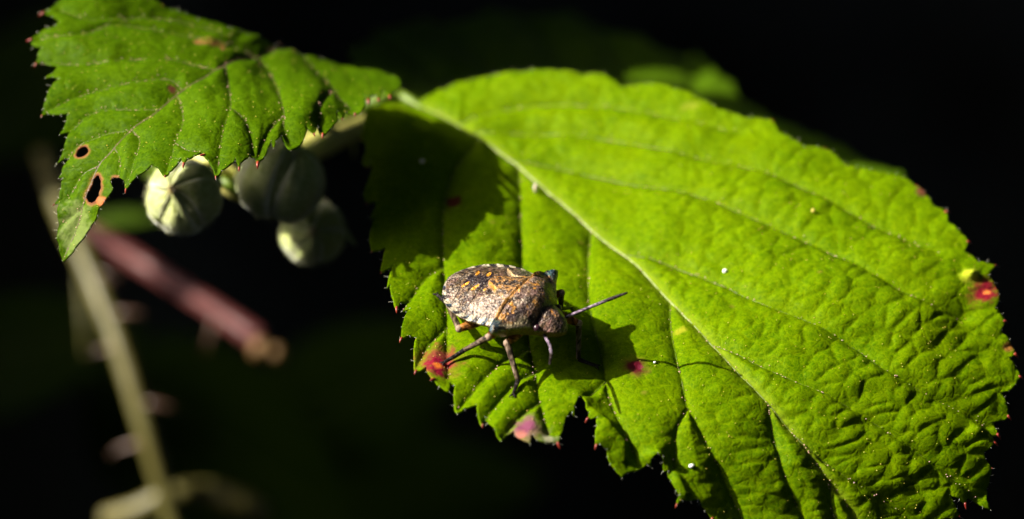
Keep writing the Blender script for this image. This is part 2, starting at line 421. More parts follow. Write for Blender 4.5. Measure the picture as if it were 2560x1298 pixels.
# unseen leaves added all round, open towards the sun, to block sky light
def sky_blocker():
    n = 4200; az = rng.uniform(-math.pi, math.pi, n); el = np.arcsin(rng.uniform(-.12, 1, n)); R0 = rng.uniform(130, 190, n)
    d = np.c_[np.cos(el)*np.cos(az), np.cos(el)*np.sin(az), np.sin(el)]
    gap = (d@SUN) > math.cos(math.radians(24)); d = d[~gap]; R0 = R0[~gap]; n = len(d)
    C = d*R0[:, None]*np.array([1, 1, .85]); keep = C[:, 2] > ground_h(C[:, 0], C[:, 1]); C = C[keep]; d = d[keep]; n = len(C)
    nr = -d+rng.normal(0, .45, (n, 3)); nr /= np.linalg.norm(nr, axis=1)[:, None]
    a = np.cross(nr, rng.normal(0, 1, (n, 3))); a /= np.linalg.norm(a, axis=1)[:, None]; b = np.cross(nr, a)
    L = rng.uniform(9, 15, n)[:, None]; Wd = L*.36
    V = np.stack([C-a*L, C-a*L*.35-b*Wd+nr*.8, C-a*L*.35+b*Wd+nr*.8, C+a*L*.3-b*Wd*.9+nr*.5, C+a*L*.3+b*Wd*.9+nr*.5, C+a*L-nr*.8, C-a*L*.35-nr*.3, C+a*L*.3-nr*.3], 1).reshape(-1, 3)
    f = np.array([(0, 1, 6), (0, 6, 2), (1, 3, 7), (1, 7, 6), (6, 7, 4), (6, 4, 2), (3, 5, 7), (7, 5, 4)])
    F = (f[None]+8*np.arange(n)[:, None, None]).reshape(-1, 3)
    return V, F
M_BLOCKER = simple_mat('blocker_leaf', (.018, .032, .006), (.035, .055, .010), .4, .7, .15)
V, F = sky_blocker(); tag(mesh_obj('blocker_foliage', V, F, M_BLOCKER), 'dense dark green foliage added out of view to block the sky', 'sky_blocker', kind='stuff')

# ================================================================== MAIN LEAF
T = 1
MAIN_OUT = [(1040, 252), (1000, 258), (960, 262), (925, 266), (912, 285), (909, 316), (903, 350, T), (913, 359), (915, 376), (905, 412), (920, 423, T), (930, 413), (931, 430), (919, 462),
 (909, 490), (917, 512, T), (938, 503), (938, 524), (926, 551, T), (940, 543), (928, 576), (924, 601), (930, 633, T), (965, 619), (957, 651), (953, 680, T), (986, 663),
 (972, 689), (967, 716, T), (976, 707), (980, 735), (992, 767, T), (1001, 749), (1020, 743), (1008, 771, T), (1026, 762), (1011, 793), (1003, 841, T), (1024, 832), (1042, 834), (1036, 859), (1038, 890), (1040, 921, T),
 (1067, 909), (1069, 928), (1084, 948, T), (1099, 963), (1122, 976), (1126, 947), (1138, 955), (1136, 982), (1144, 1023, T), (1161, 1011), (1192, 1009), (1196, 1028), (1208, 1054, T), (1214, 1029), (1222, 1049), (1238, 1071),
 (1254, 1098, T), (1266, 1082), (1285, 1073), (1291, 1090), (1307, 1104), (1324, 1113, T), (1330, 1090), (1344, 1102), (1363, 1108), (1385, 1106), (1396, 1110, T), (1401, 1090), (1410, 1059), (1416, 1041), (1430, 1028), (1437, 1038, T),
 (1436, 1018), (1444, 1003), (1453, 998), (1464, 1012), (1472, 1032), (1469, 1046, T), (1490, 1046), (1491, 1065), (1485, 1096), (1487, 1118, T), (1496, 1112), (1516, 1124), (1518, 1144), (1536, 1173), (1553, 1196, T),
 (1567, 1183), (1592, 1176), (1619, 1160), (1630, 1166, T), (1626, 1149), (1637, 1136), (1651, 1142), (1656, 1159), (1662, 1179, T), (1670, 1176), (1675, 1200), (1685, 1225), (1694, 1240), (1690, 1263, T), (1702, 1252), (1744, 1248), (1749, 1256), (1761, 1273), (1780, 1298, T),
 (1795, 1305), (1840, 1316), (1862, 1352, T), (1885, 1345), (1930, 1360), (1962, 1400, T), (1990, 1395), (2050, 1420), (2090, 1465, T), (2110, 1450), (2180, 1500), (2240, 1560, T), (2262, 1480), (2290, 1420), (2335, 1400, T), (2320, 1350), (2330, 1315), (2355, 1296), (2393, 1291, T),
 (2379, 1252), (2373, 1237), (2392, 1246), (2409, 1262, T), (2417, 1243), (2435, 1250), (2471, 1276, T), (2466, 1250), (2466, 1222), (2475, 1172, T), (2459, 1150), (2456, 1131), (2484, 1109, T), (2480, 1090), (2497, 1088, T), (2487, 1054), (2521, 1043, T), (2507, 995), (2493, 982), (2518, 981), (2545, 947, T),
 (2535, 916), (2518, 896), (2536, 890, T), (2520, 854), (2500, 828), (2508, 807, T), (2487, 773), (2494, 739), (2485, 708), (2468, 690), (2487, 666, T), (2446, 654), (2412, 622), (2422, 604, T), (2393, 577), (2369, 556), (2367, 530, T), (2337, 513), (2323, 492), (2293, 461, T), (2240, 435), (2196, 429), (2121, 414), (2062, 376, T), (2010, 373), (1945, 341),
 (1932, 312, T), (1862, 303), (1797, 280), (1751, 252), (1686, 226), (1631, 211), (1552, 216), (1512, 188, T), (1460, 190), (1400, 183), (1300, 182), (1230, 190), (1170, 203), (1110, 224), (1062, 242)]
MAIN_MID = [(1040, 252), (1130, 292), (1220, 347), (1300, 405), (1390, 482), (1480, 562), (1580, 642), (1680, 745), (1770, 837), (1850, 922), (1930, 1012), (2010, 1110), (2080, 1205), (2150, 1305), (2235, 1540)]
MAIN_V = [
 [(1200, 335), (1135, 420), (1110, 520), (1112, 650), (1120, 760), (1121, 860), (1124, 930)],
 [(1298, 405), (1303, 520), (1309, 640), (1318, 780), (1328, 860), (1342, 915), (1352, 1000), (1374, 1080)],
 [(1478, 563), (1471, 640), (1475, 750), (1496, 846), (1516, 940), (1536, 1008), (1575, 1100), (1600, 1160)],
 [(1676, 744), (1676, 790), (1685, 850), (1711, 958), (1724, 1013), (1775, 1115), (1835, 1240), (1870, 1320)],
 [(1724, 1013), (1695, 1075), (1690, 1150), (1672, 1190)],
 [(1925, 1008), (1932, 1060), (1962, 1182), (2012, 1290), (2060, 1390)],
 [(2080, 1205), (2090, 1290), (2120, 1400)],
 [(1180, 318), (1400, 322), (1600, 350), (1723, 377), (1885, 414), (2050, 480), (2200, 556), (2350, 620)],
 [(1270, 385), (1400, 405), (1557, 442), (1723, 474), (1844, 516), (1978, 573), (2121, 640), (2260, 720), (2420, 790)],
 [(1560, 622), (1640, 640), (1723, 668), (1810, 702), (1900, 746), (2010, 787), (2135, 850), (2225, 919), (2384, 1009), (2476, 1066)],
 [(1780, 847), (1840, 873), (1900, 905), (1983, 946), (2080, 988), (2211, 1064), (2350, 1168), (2440, 1245)],
 [(1990, 1085), (2060, 1148), (2128, 1195), (2211, 1246), (2290, 1310)],
 [(1140, 297), (1260, 262), (1400, 250), (1560, 262), (1700, 290), (1850, 330)],
 [(1112, 650), (1060, 690), (1010, 760)], [(1121, 800), (1070, 850), (1040, 910)], [(1342, 915), (1290, 950), (1210, 1045)], [(1328, 860), (1250, 900), (1150, 1010)],
 [(1516, 940), (1470, 985), (1456, 995)], [(1352, 1000), (1300, 1040), (1258, 1090)]]
MAIN_ANC = [(1040, 252, -.05), (1300, 405, 0), (1480, 562, 0), (1680, 745, .01), (1930, 1012, -.10), (2150, 1305, -.68), (2235, 1540, -1.3),
 (910, 300, .06), (930, 600, .20), (1040, 880, .24), (1150, 1000, .20), (1400, 1080, .07), (1550, 1170, -.15), (1760, 1285, -.46),
 (1180, 203, .05), (1300, 190, .12), (1600, 300, .19), (1930, 320, .24), (2200, 430, .2), (2430, 640, .06), (2520, 900, -.30), (2470, 1100, -.52), (2380, 1285, -.80),
 (1900, 600, .14), (2150, 800, .04), (2300, 1050, -.30), (1120, 520, .12), (1400, 850, .06), (1650, 1050, -.01), (1700, 500, .12)]
LM = Leaf(MAIN_ANC, MAIN_V, MAIN_MID, amp=.044, cell=.16, cellamp=(.008, .0135), seed=2, dirs=((0, 1), (1, .62)),
  ridges=[([(1500, 1040), (1535, 1075), (1560, 1100), (1562, 1140)], .032, .10, .03), ([(1660, 1150), (1690, 1190), (1708, 1235)], .036, .09, .03)],
  bumps=[(1453, 998, .07, .09), (1637, 1137, .06, .07), (1460, 1060, -.05, .1), (1640, 1175, -.05, .07), (2425, 690, .06, .05), (2440, 1075, .05, .08)])
def pig_main(V, lf):
    pc = np.zeros((len(V), 4)); x, y = V.T
    nz = fbm(x/14, y/10, 3)-.5; nz2 = fbm(x/5, y/4, 9)-.5
    def blob(cx, cy, rx, ry, rgb, a=1.0, soft=.5, k=.9):
        r = np.hypot((x-cx)/rx, (y-cy)/ry)+nz*k+nz2*.4; over(pc, rgb, a*(1-sst(1-soft, 1+soft*.3, r)))
    blob(1098, 893, 66, 50, (.22, .10, .02), .8, .7); blob(1100, 885, 46, 36, (.20, .030, .030), .85, .5, 1.3); blob(1092, 908, 32, 30, (.22, .008, .03), 1, .4, 1.2); blob(1096, 906, 15, 10, (.75, .20, .03), 1, .5)
    blob(1590, 916, 40, 24, (.14, .05, .02), .8, .8); blob(1588, 915, 25, 16, (.085, .006, .014), 1, .5); blob(1604, 917, 9, 6, (.22, .03, .06), .8, .6)
    blob(1132, 503, 26, 14, (.075, .006, .010), .95, .35); blob(1320, 1078, 52, 40, (.26, .14, .12), .75, .7); blob(1312, 1066, 30, 24, (.20, .05, .11), .9, .5); blob(1302, 1090, 14, 18, (.5, .16, .14), .8, .6)
    blob(1370, 1098, 26, 14, (.45, .42, .30), .7, .6)
    blob(2458, 730, 40, 34, (.20, .03, .02), .9, .5); blob(2462, 731, 28, 24, (.20, .010, .022), 1, .4, 1.2); blob(2466, 732, 10, 8, (.8, .22, .05), 1, .5); blob(2422, 692, 24, 18, (.45, .52, .03), .8, .6)
    blob(2308, 478, 22, 14, (.14, .02, .03), .8, .5); blob(1725, 268, 30, 10, (.2, .22, .02), .5)
    blob(1700, 822, 20, 8, (.34, .32, .02), .6, .6); blob(2520, 870, 16, 12, (.35, .10, .04), .7, .6)
    for cx, cy in ((1385, 745), (1610, 980), (1830, 760), (2050, 690), (1230, 560), (1450, 600)): blob(cx, cy, 9, 6, (.20, .16, .02), .5, .7)
    # paler yellow along midrib and veins (true vein colour)
    Q, dm, sd, d2 = lf.fields(x, y)
    over(pc, (.26, .33, .02), .35*np.exp(-(dm/.035)**2)*(pc[:, 3] < .5))
    return pc
main = empty('bramble_leaf', LM.pos([1300], [405])[0])
tag(main, 'large sunlit yellow-green bramble leaf that the brown shield bug stands on', 'leaf')
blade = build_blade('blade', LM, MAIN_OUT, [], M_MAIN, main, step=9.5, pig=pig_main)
V, F = surf_tube(LM, MAIN_MID, .012, .005, -.001, 8, 8); tt = np.linspace(0, 1, len(V)); mc = np.zeros((len(V), 4))
over(mc, (.13, .19, .006), 1-sst(.10, .2, tt)); over(mc, (.10, .14, .02), sst(.42, .62, tt))
mesh_obj('midrib', V, F, M_MID, main, colors={'pig': mc})
for v in MAIN_V:
    V, F = surf_tube(LM, v, .0065, .003, .0000, 6, 5); mesh_obj('side_vein', V, F, M_VEIN, main)
add_tips(LM, MAIN_OUT, main, M_TIP, .023)
V, F = face_dots(LM, MAIN_OUT, 1500, .0042); tag(mesh_obj('gland_dots', V, F, M_GLAND, main), kind='stuff')
V, F = vein_dots(LM, MAIN_V[:17]+[MAIN_MID], 4.5, .0055); tag(mesh_obj('vein_bristles', V, F, M_GLANDP, main), kind='stuff')
V, F = margin_hairs(LM, MAIN_OUT, 6, .032); tag(mesh_obj('margin_hairs', V, F, M_HAIR, main), kind='stuff')
# petiole running back behind the left leaf
PET = [LM.pos([1062], [262])[0]+np.array([0, 0, -.02]), unproj(1005, 243, 2.35), unproj(950, 252, 2.3), unproj(900, 268, 2.4), unproj(820, 300, 2.9), unproj(640, 360, 4.0), unproj(380, 430, 6.2)]
V, F = tube(catmull(PET, 8), np.interp(np.linspace(0, 1, 49), [0, .2, 1], [.03, .055, .07]), 10); mesh_obj('petiole', V, F, M_GREENST, main)

# ================================================================== LEFT LEAF
LEFT_OUT = [(150, 648, T), (167, 636), (199, 599), (223, 569), (253, 522), (268, 502, T), (277, 493), (287, 473), (281, 458), (285, 446), (297, 443), (312, 453), (317, 477, T), (324, 462), (346, 443), (371, 429), (383, 415), (396, 421), (412, 440, T), (420, 426), (445, 407), (454, 396), (460, 414, T), (470, 401), (486, 388), (503, 376), (508, 386, T),
 (521, 397), (533, 417), (538, 437, T), (551, 417), (586, 394), (590, 388), (598, 414, T), (602, 400), (612, 391), (628, 375), (644, 380), (647, 398, T), (656, 385), (665, 379), (674, 359), (681, 343), (688, 361, T), (692, 343), (706, 331), (718, 350), (729, 367, T), (747, 356), (762, 338), (772, 318), (768, 306), (788, 330, T), (800, 304), (810, 329, T), (831, 313), (847, 297), (844, 276), (856, 294, T),
 (866, 273), (887, 278, T), (899, 276), (914, 254), (911, 236), (921, 249, T), (928, 233), (942, 233), (947, 246, T), (958, 221), (975, 240, T), (986, 226), (1004, 211, T), (998, 194), (961, 178), (899, 174), (853, 159), (807, 146), (745, 134), (708, 121), (668, 101), (622, 85), (578, 70), (500, 38), (420, 8), (380, -12), (300, -40), (220, -38), (165, -10), (140, 8), (122, 22), (106, 32, T),
 (131, 37), (149, 51), (140, 66), (122, 73), (97, 86), (77, 103, T), (84, 116), (106, 119), (94, 129), (85, 150, T), (100, 143), (125, 152), (146, 157), (131, 179), (114, 194, T), (132, 192), (149, 197), (129, 216), (115, 247), (103, 288, T), (116, 277), (149, 283), (169, 279), (162, 299), (156, 320), (149, 334, T), (174, 324), (168, 345), (159, 370), (144, 408, T), (159, 393), (171, 393), (162, 411), (158, 436), (149, 447, T), (160, 447), (152, 473), (148, 495), (136, 512, T), (148, 510), (144, 537), (143, 574), (146, 616)]
LEFT_MID = [(700, 112), (650, 130), (587, 145), (520, 180), (440, 222), (380, 272), (325, 314), (285, 365), (248, 414), (222, 470), (190, 555), (150, 646)]
LEFT_V = [
 [(440, 222), (451, 246), (453, 293), (435, 351), (414, 430)], [(566, 155), (576, 225), (576, 262), (555, 325), (540, 425)],
 [(652, 132), (683, 177), (702, 233), (711, 273), (712, 300), (731, 350)], [(760, 138), (795, 165), (837, 208), (816, 240), (806, 270), (812, 318)], [(837, 208), (852, 232), (880, 265)],
 [(325, 314), (346, 346), (336, 398), (320, 461)], [(458, 212), (419, 189), (314, 202), (241, 215), (183, 236), (112, 274)],
 [(395, 258), (337, 262), (260, 265), (214, 280), (177, 317)], [(325, 316), (273, 325), (233, 342), (190, 365), (162, 395)], [(248, 414), (205, 440), (165, 500)],
 [(545, 167), (409, 140), (278, 147), (220, 149), (95, 146)], [(640, 126), (480, 78), (300, 50), (194, 84), (100, 98)], [(600, 90), (420, 30), (236, 42), (150, 20)],
 [(283, 366), (300, 400), (296, 440)], [(711, 273), (680, 310), (650, 375)], [(576, 262), (620, 300), (640, 372)], [(435, 351), (470, 370), (503, 374)], [(222, 470), (200, 520), (148, 560)]]
LEFT_ANC = [(300, 455, .92), (412, 435, 1.05), (540, 430, 1.12), (650, 390, 1.12), (730, 360, 1.07), (850, 290, .96), (935, 240, .85), (1000, 205, .56), (961, 178, .44), (899, 174, .43), (850, 160, .41), (745, 134, .52), (578, 72, .80), (400, 0, 1.02), (250, -30, 1.12), (120, 30, 1.16), (85, 120, 1.10), (110, 270, 1.0), (150, 400, .85), (145, 520, .64), (150, 645, .42), (440, 222, 1.12), (325, 315, 1.07), (245, 420, .90), (600, 250, 1.14), (800, 220, 1.0), (300, 150, 1.12)]
LL = Leaf(LEFT_ANC, LEFT_V, LEFT_MID, amp=.032, cell=.17, cellamp=.008, seed=11, dirs=((.1, 1), (1, -.1)),
  ridges=[([(90, 95), (150, 90), (215, 118), (270, 135)], .05, .10, .12)], bumps=[(520, 100, .03, .06)])
def ell(cx, cy, rx, ry, n=26, k=.08, s=1):
    return [(cx+rx*math.cos(a)*(1+k*math.sin(3*a+s)), cy+ry*math.sin(a)*(1+k*math.cos(2*a+s))) for a in np.linspace(0, 2*math.pi, n, endpoint=False)]
HOLE1 = ell(206, 381, 17, 16); HOLE2 = [(243, 439), (251, 442), (256, 455), (258, 474), (254, 493), (245, 505), (234, 510), (222, 506), (214, 495), (216, 484), (226, 468), (232, 448)]
HOLE3 = [(486, 100), (505, 97), (530, 99), (552, 104), (560, 114), (556, 121), (548, 114), (525, 109), (505, 108)]
def pig_left(V, lf):
    pc = np.zeros((len(V), 4)); x, y = V.T; nz = fbm(x/9, y/9, 3)-.5
    def near(poly):
        P = np.array(poly, float); b = np.full(len(V), 1e9)
        for a, c in zip(P, np.roll(P, -1, 0)):
            e = c-a; t = np.clip(((V-a)@e)/(e@e+1e-9), 0, 1); b = np.minimum(b, np.hypot(*(V-a-t[:, None]*e).T))
        return b
    for h, wd in ((HOLE1, 5), (HOLE2, 6), (HOLE3, 4)):
        d = near(h)+nz*9; over(pc, (.19, .12, .02), .7*(1-sst(wd*.8, wd*1.6, d))); over(pc, (.16, .075, .03), 1-sst(wd*.55, wd, d)); over(pc, (.12, .04, .02), 1-sst(0, wd*.3, d))
    d = np.hypot(x-291, (y-448))+nz*6; over(pc, (.22, .10, .04), 1-sst(7, 12, d))
    d = np.hypot(x-262, (y-506))+nz*8; over(pc, (.42, .14, .05), 1-sst(8, 16, d))
    d = np.hypot(x-428, (y-212)*1.3)+nz*10; over(pc, (.05, .01, .01), .9*(1-sst(6, 15, d)))
    d = np.hypot((x-190)/48, (y-570)/75)+nz; over(pc, (.20, .24, .08), .45*(1-sst(.5, 1.1, d)))
    return pc
left = empty('bramble_leaf', LL.pos([440], [222])[0])
tag(left, 'green bramble leaf eaten through with brown-rimmed holes, drooping above the flower buds', 'leaf')
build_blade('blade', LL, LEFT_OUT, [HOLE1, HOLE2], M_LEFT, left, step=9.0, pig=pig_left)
V, F = surf_tube(LL, LEFT_MID, .010, .005, -.001, 8, 8); mesh_obj('midrib', V, F, M_VEIN2, left)
for v in LEFT_V:
    V, F = surf_tube(LL, v, .0055, .003, -.001, 6, 5); mesh_obj('side_vein', V, F, M_VEIN2, left)
add_tips(LL, LEFT_OUT, left, M_TIP, .025)
V, F = face_dots(LL, LEFT_OUT, 900, .0040, [HOLE1, HOLE2, HOLE3]); tag(mesh_obj('gland_dots', V, F, M_GLAND, left), kind='stuff')
V, F = vein_dots(LL, LEFT_V+[LEFT_MID], 8, .0048); tag(mesh_obj('vein_bristles', V, F, M_GLANDP, left), kind='stuff')
V, F = margin_hairs(LL, LEFT_OUT, 6, .034); tag(mesh_obj('margin_hairs', V, F, M_HAIR, left), kind='stuff')

# ================================================================== BACK LEAF
BACK_OUT = [(905, 250), (880, 200), (890, 165), (868, 120), (905, 105), (940, 62), (985, 70), (1060, 38), (1150, 45), (1230, 28), (1350, 40), (1420, 35), (1520, 72), (1600, 90), (1650, 125), (1690, 128), (1740, 118), (1775, 150), (1800, 190), (1835, 205), (1850, 245), (1905, 262), (1925, 300), (2000, 330), (2060, 350), (2120, 372), (2180, 408), (2255, 430), (2275, 470), (2210, 520), (2000, 500), (1800, 450), (1500, 370), (1250, 310), (1050, 270)]
BACK_MID = [(930, 225), (1150, 190), (1450, 210), (1750, 280), (2000, 390), (2200, 480)]
BACK_V = [[(1100, 195), (1000, 120), (930, 80)], [(1250, 190), (1180, 110), (1100, 50)], [(1400, 205), (1400, 120), (1320, 50)], [(1560, 230), (1560, 150), (1500, 80)], [(1720, 272), (1740, 200), (1720, 130)], [(1850, 320), (1880, 280), (1900, 265)], [(1300, 195), (1400, 270), (1500, 340)], [(1600, 240), (1700, 330), (1780, 420)]]
BACK_ANC = [(880, 120, 4.6), (1300, 40, 6.6), (1700, 130, 6.2), (1850, 230, 5.0), (1920, 290, 4.2), (2250, 440, 3.4), (950, 250, 3.4), (1500, 350, 3.5), (2200, 520, 2.9), (1300, 180, 4.6), (1750, 280, 4.2)]
LB = Leaf(BACK_ANC, BACK_V, BACK_MID, amp=.06, cell=.2, cellamp=.012, seed=21, usedepth=True)
back = empty('bramble_leaf', LB.pos([930], [225])[0])
tag(back, 'dark blurred bramble leaf in shade behind the bright leaf', 'leaf')
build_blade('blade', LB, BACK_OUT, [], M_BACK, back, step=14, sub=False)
V, F = surf_tube(LB, BACK_MID, .03, .012, .002, 8, 6); mesh_obj('midrib', V, F, M_VEIN, back)
for v in BACK_V:
    V, F = surf_tube(LB, v, .012, .006, .001, 6, 5); mesh_obj('side_vein', V, F, M_VEIN, back)

# free-standing leaf of generic bramble shape, for the background and unseen shading leaves
def free_leaf(center, nrm, tip_dir, L, Wd, mat, label, seed, group=None, n=30):
    r = random.Random(seed); c = np.array(center, float); z = np.array(nrm, float); z /= np.linalg.norm(z)
    x = np.array(tip_dir, float); x -= z*x.dot(z); x /= np.linalg.norm(x); y = np.cross(z, x)
    rows = []; m = 12
    for i in range(n+1):
        t = i/n; wv = Wd*.5*(math.sin(math.pi*t**.8))**.75*(1-.12*t)+.004
        wv *= 1+.10*((i*1.0 % 3)/2-.5)
        for j in range(-m, m+1):
            q = j/m; u = (t-.5)*L; v = q*wv
            vein = abs(math.sin((t*7-abs(q)*1.2)*math.pi))
            h = -.10*L*(t-.4)**2*2+.10*wv*abs(q)+.015*L*vein*(.25+.75*abs(q))*(.5+.5*min(1, abs(q)*6))-.12*L*q*q*(wv/Wd)
            rows.append(c+x*u+y*v+z*h)
    k = 2*m+1
    F = [(i*k+j, (i+1)*k+j, (i+1)*k+j+1, i*k+j+1) for i in range(n) for j in range(2*m)]
    e = empty('bramble_leaf', c); tag(e, label, 'leaf', group)
    ob = mesh_obj('blade', rows, F, mat, e, colors={'pig': np.zeros((len(rows), 4))})
    md = ob.modifiers.new('thickness', 'SOLIDIFY'); md.thickness = .02; md.offset = -1
    P = np.array([rows[i*k+m] for i in range(n+1)]); P = np.vstack([P[0]-x*L*.25-np.array([0, 0, .1*L]), P[0]-x*L*.1, P])
    V, F = tube(P+z*.004, np.linspace(.02, .008, len(P))*L/3, 6); mesh_obj('midrib', V, F, M_VEIN, e)
    return e

# ================================================================== FLOWER BUDS
M_SEPAL = simple_mat('felted_sepal', (.27, .33, .08), (.47, .51, .23), 26, .8, .15, .9, 45, sheen=.6, vc='pig')
def bud(center, axis, R, label, seed, tails=(), twist=0.0, stalk=None, point=.14):
    r = np.random.default_rng(seed); a = np.array(axis, float); a /= np.linalg.norm(a)
    e = np.cross(a, [0.2, .9, .4]); e /= np.linalg.norm(e); f = np.cross(a, e); c = np.array(center, float)
    root = empty('flower_bud', c); tag(root, label, 'flower bud', 'bramble flower buds')
    def shape(th, ph, k=1.0):   # th from apex, bud pointed at the apex
        rr = R*k*(1+point*np.exp(-(th/.26)**2)-.05*np.cos(2*th))
        return c+(rr*np.cos(th))[..., None]*a+(rr*np.sin(th))[..., None]*(np.cos(ph)[..., None]*e+np.sin(ph)[..., None]*f)
    TH_, PH = np.meshgrid(np.linspace(.02, math.pi-.02, 28), np.linspace(0, 2*math.pi, 40, endpoint=False), indexing='ij')
    V = shape(TH_, PH, .94).reshape(-1, 3)
    F = [(i*40+j, (i+1)*40+j, (i+1)*40+(j+1) % 40, i*40+(j+1) % 40) for i in range(27) for j in range(40)]
    F += [tuple(range(40)), tuple(range(27*40, 28*40))[::-1]]
    mesh_obj('calyx', V, F, M_SEPAL, root, colors={'pig': np.zeros((len(V), 4))})
    for s in range(5):
        n1, n2 = 26, 17; t = np.linspace(0, 1, n1); q = np.linspace(-1, 1, n2)
        TT, QQ = np.meshgrid(t, q, indexing='ij')
        th = .04+TT*2.55
        half = (math.pi/5*1.22)*np.clip(np.sin(np.clip(TT*1.6+.12, 0, 1.57)), 0, 1)**.5
        ph = twist+s*2*math.pi/5+.18*math.sin(s*2.4+seed)+QQ*half*(1+.12*math.sin(s*3.1+seed))+.5*(1-TT)**2.5
        bulge = .955+.11*(1-np.abs(QQ)**2.2)+.035*QQ+.030*np.exp(-((QQ-.84)/.10)**2)
        Vv = shape(th, ph, 1.0)
        Vv = c+(Vv-c)*bulge[..., None]
        Vv += (fbm(TT*6+s*3, QQ*4, seed)-.5)[..., None]*.11*R*((Vv-c)/R)
        V = Vv.reshape(-1, 3)
        F = [(i*n2+j, i*n2+j+1, (i+1)*n2+j+1, (i+1)*n2+j) for i in range(n1-1) for j in range(n2-1)]
        pc = np.zeros((len(V), 4)); ed = np.clip((np.abs(QQ)-.72)/.28, 0, 1).ravel()
        over(pc, (.66, .66, .50), ed*.9); over(pc, (.40, .40, .10), (np.exp(-((QQ.ravel())/.10)**2))*.35)
        over(pc, (.34, .16, .05), np.exp(-(TT.ravel()/.04)**2)*.6)
        o = mesh_obj('sepal', V, F, M_SEPAL, root, colors={'pig': pc})
        md = o.modifiers.new('thickness', 'SOLIDIFY'); md.thickness = .02; md.offset = 0
    for (P, r0) in tails:
        P = catmull(P, 8); V, F = tube(P, np.linspace(r0, r0*.15, len(P)), 8); mesh_obj('sepal_tip', V, F, M_SEPAL, root, colors={'pig': np.zeros((len(V), 4))})
    if stalk is not None:
        P = catmull(stalk, 8); V, F = tube(P, np.linspace(.07, .06, len(P)), 10, bump=.08); mesh_obj('pedicel', V, F, M_STALK, root)
    n = 1500; th = np.arccos(r.uniform(-.9, .98, n)); ph = r.uniform(0, 2*math.pi, n); P = shape(th, ph, 1.02); Dv = (P-c)/R+r.normal(0, .5, P.shape)
    V, F = hairs(P, Dv, r.uniform(.4, 1.2, n)*.05, .0013); tag(mesh_obj('felt_hairs', V, F, M_FELT, root), kind='stuff')
    return root
vw = -F_  # toward the viewer
B1 = unproj(460, 492, .98); B2 = unproj(702, 455, 1.35); B3 = unproj(783, 582, 1.9)
bud(B1, vw+.18*U_-.22*R_, .25, 'pale felted flower bud in full sun, hanging beneath the holed leaf', 3, twist=.3, tails=[([unproj(410, 545, .92), unproj(392, 548, .85), unproj(372, 530, .83)], .035)], stalk=[unproj(480, 470, 1.2), unproj(520, 420, 1.45), unproj(560, 440, 1.6)])
bud(B2, U_*1.0+.22*R_+.35*vw, .295, 'biggest green flower bud, shaded, its tip touching the holed leaf', 5, twist=.95, point=.30, stalk=[B2-U_*.2+F_*.1, unproj(650, 500, 1.5), unproj(630, 500, 1.6), unproj(600, 470, 1.62)])
bud(B3, vw+.06*R_+.02*U_, .222, 'smallest flower bud, half lit white, with a long thin sepal tail', 8, twist=.1, tails=[([unproj(838, 560, 1.9), unproj(865, 585, 1.9), unproj(888, 612, 1.8)], .05)], stalk=[B3+F_*.15, unproj(775, 520, 2.3), unproj(770, 450, 2.5), unproj(765, 385, 2.75)])
stalk = empty('flower_stalk', unproj(900, 300, 2.4)); tag(stalk, 'pale yellow-green branching stalk that carries the flower buds', 'stalk')
P = catmull([unproj(990, 262, 3.6), unproj(930, 292, 3.5), unproj(860, 328, 3.3), unproj(800, 358, 3.0), unproj(730, 400, 2.4), unproj(660, 462, 1.85), unproj(600, 468, 1.65), unproj(555, 436, 1.65), unproj(505, 398, 1.8), unproj(470, 365, 2.0)], 8)
V, F = tube(P, np.interp(np.linspace(0, 1, len(P)), [0, .4, .6, 1], [.11, .12, .115, .10]), 12, bump=.1); mesh_obj('stem', V, F, M_STALK, stalk)
for a_, b_ in (((882, 330), (884, 395)), ((600, 470), (606, 505)), ((650, 490), (642, 540)), ((655, 505), (640, 548))):
    p0 = unproj(*a_, 3.35 if a_[0] > 800 else 1.6); p1 = unproj(*b_, 3.35 if a_[0] > 800 else 1.55)
    V, F = tube(np.array([p0, p0*.5+p1*.5, p1]), np.array([.035, .018, .003]), 7); mesh_obj('prickle', V, F, M_STALK, stalk)
k = len(P); n = 260; i = rng.integers(0, k, n); Dv = rng.normal(0, 1, (n, 3)); Dv /= np.linalg.norm(Dv, axis=1)[:, None]
V, F = hairs(P[i]+Dv*.10, Dv, .07); tag(mesh_obj('stem_hairs', V, F, M_HAIR, stalk), kind='stuff')
bract = [unproj(540, 440, 1.5), unproj(560, 455, 1.4), unproj(590, 470, 1.4), unproj(600, 490, 1.5)]
V, F = tube(catmull(bract, 6), np.interp(np.linspace(0, 1, 19), [0, .5, 1], [.02, .06, .015]), 8); mesh_obj('bract', V, F, M_GREENST, stalk)

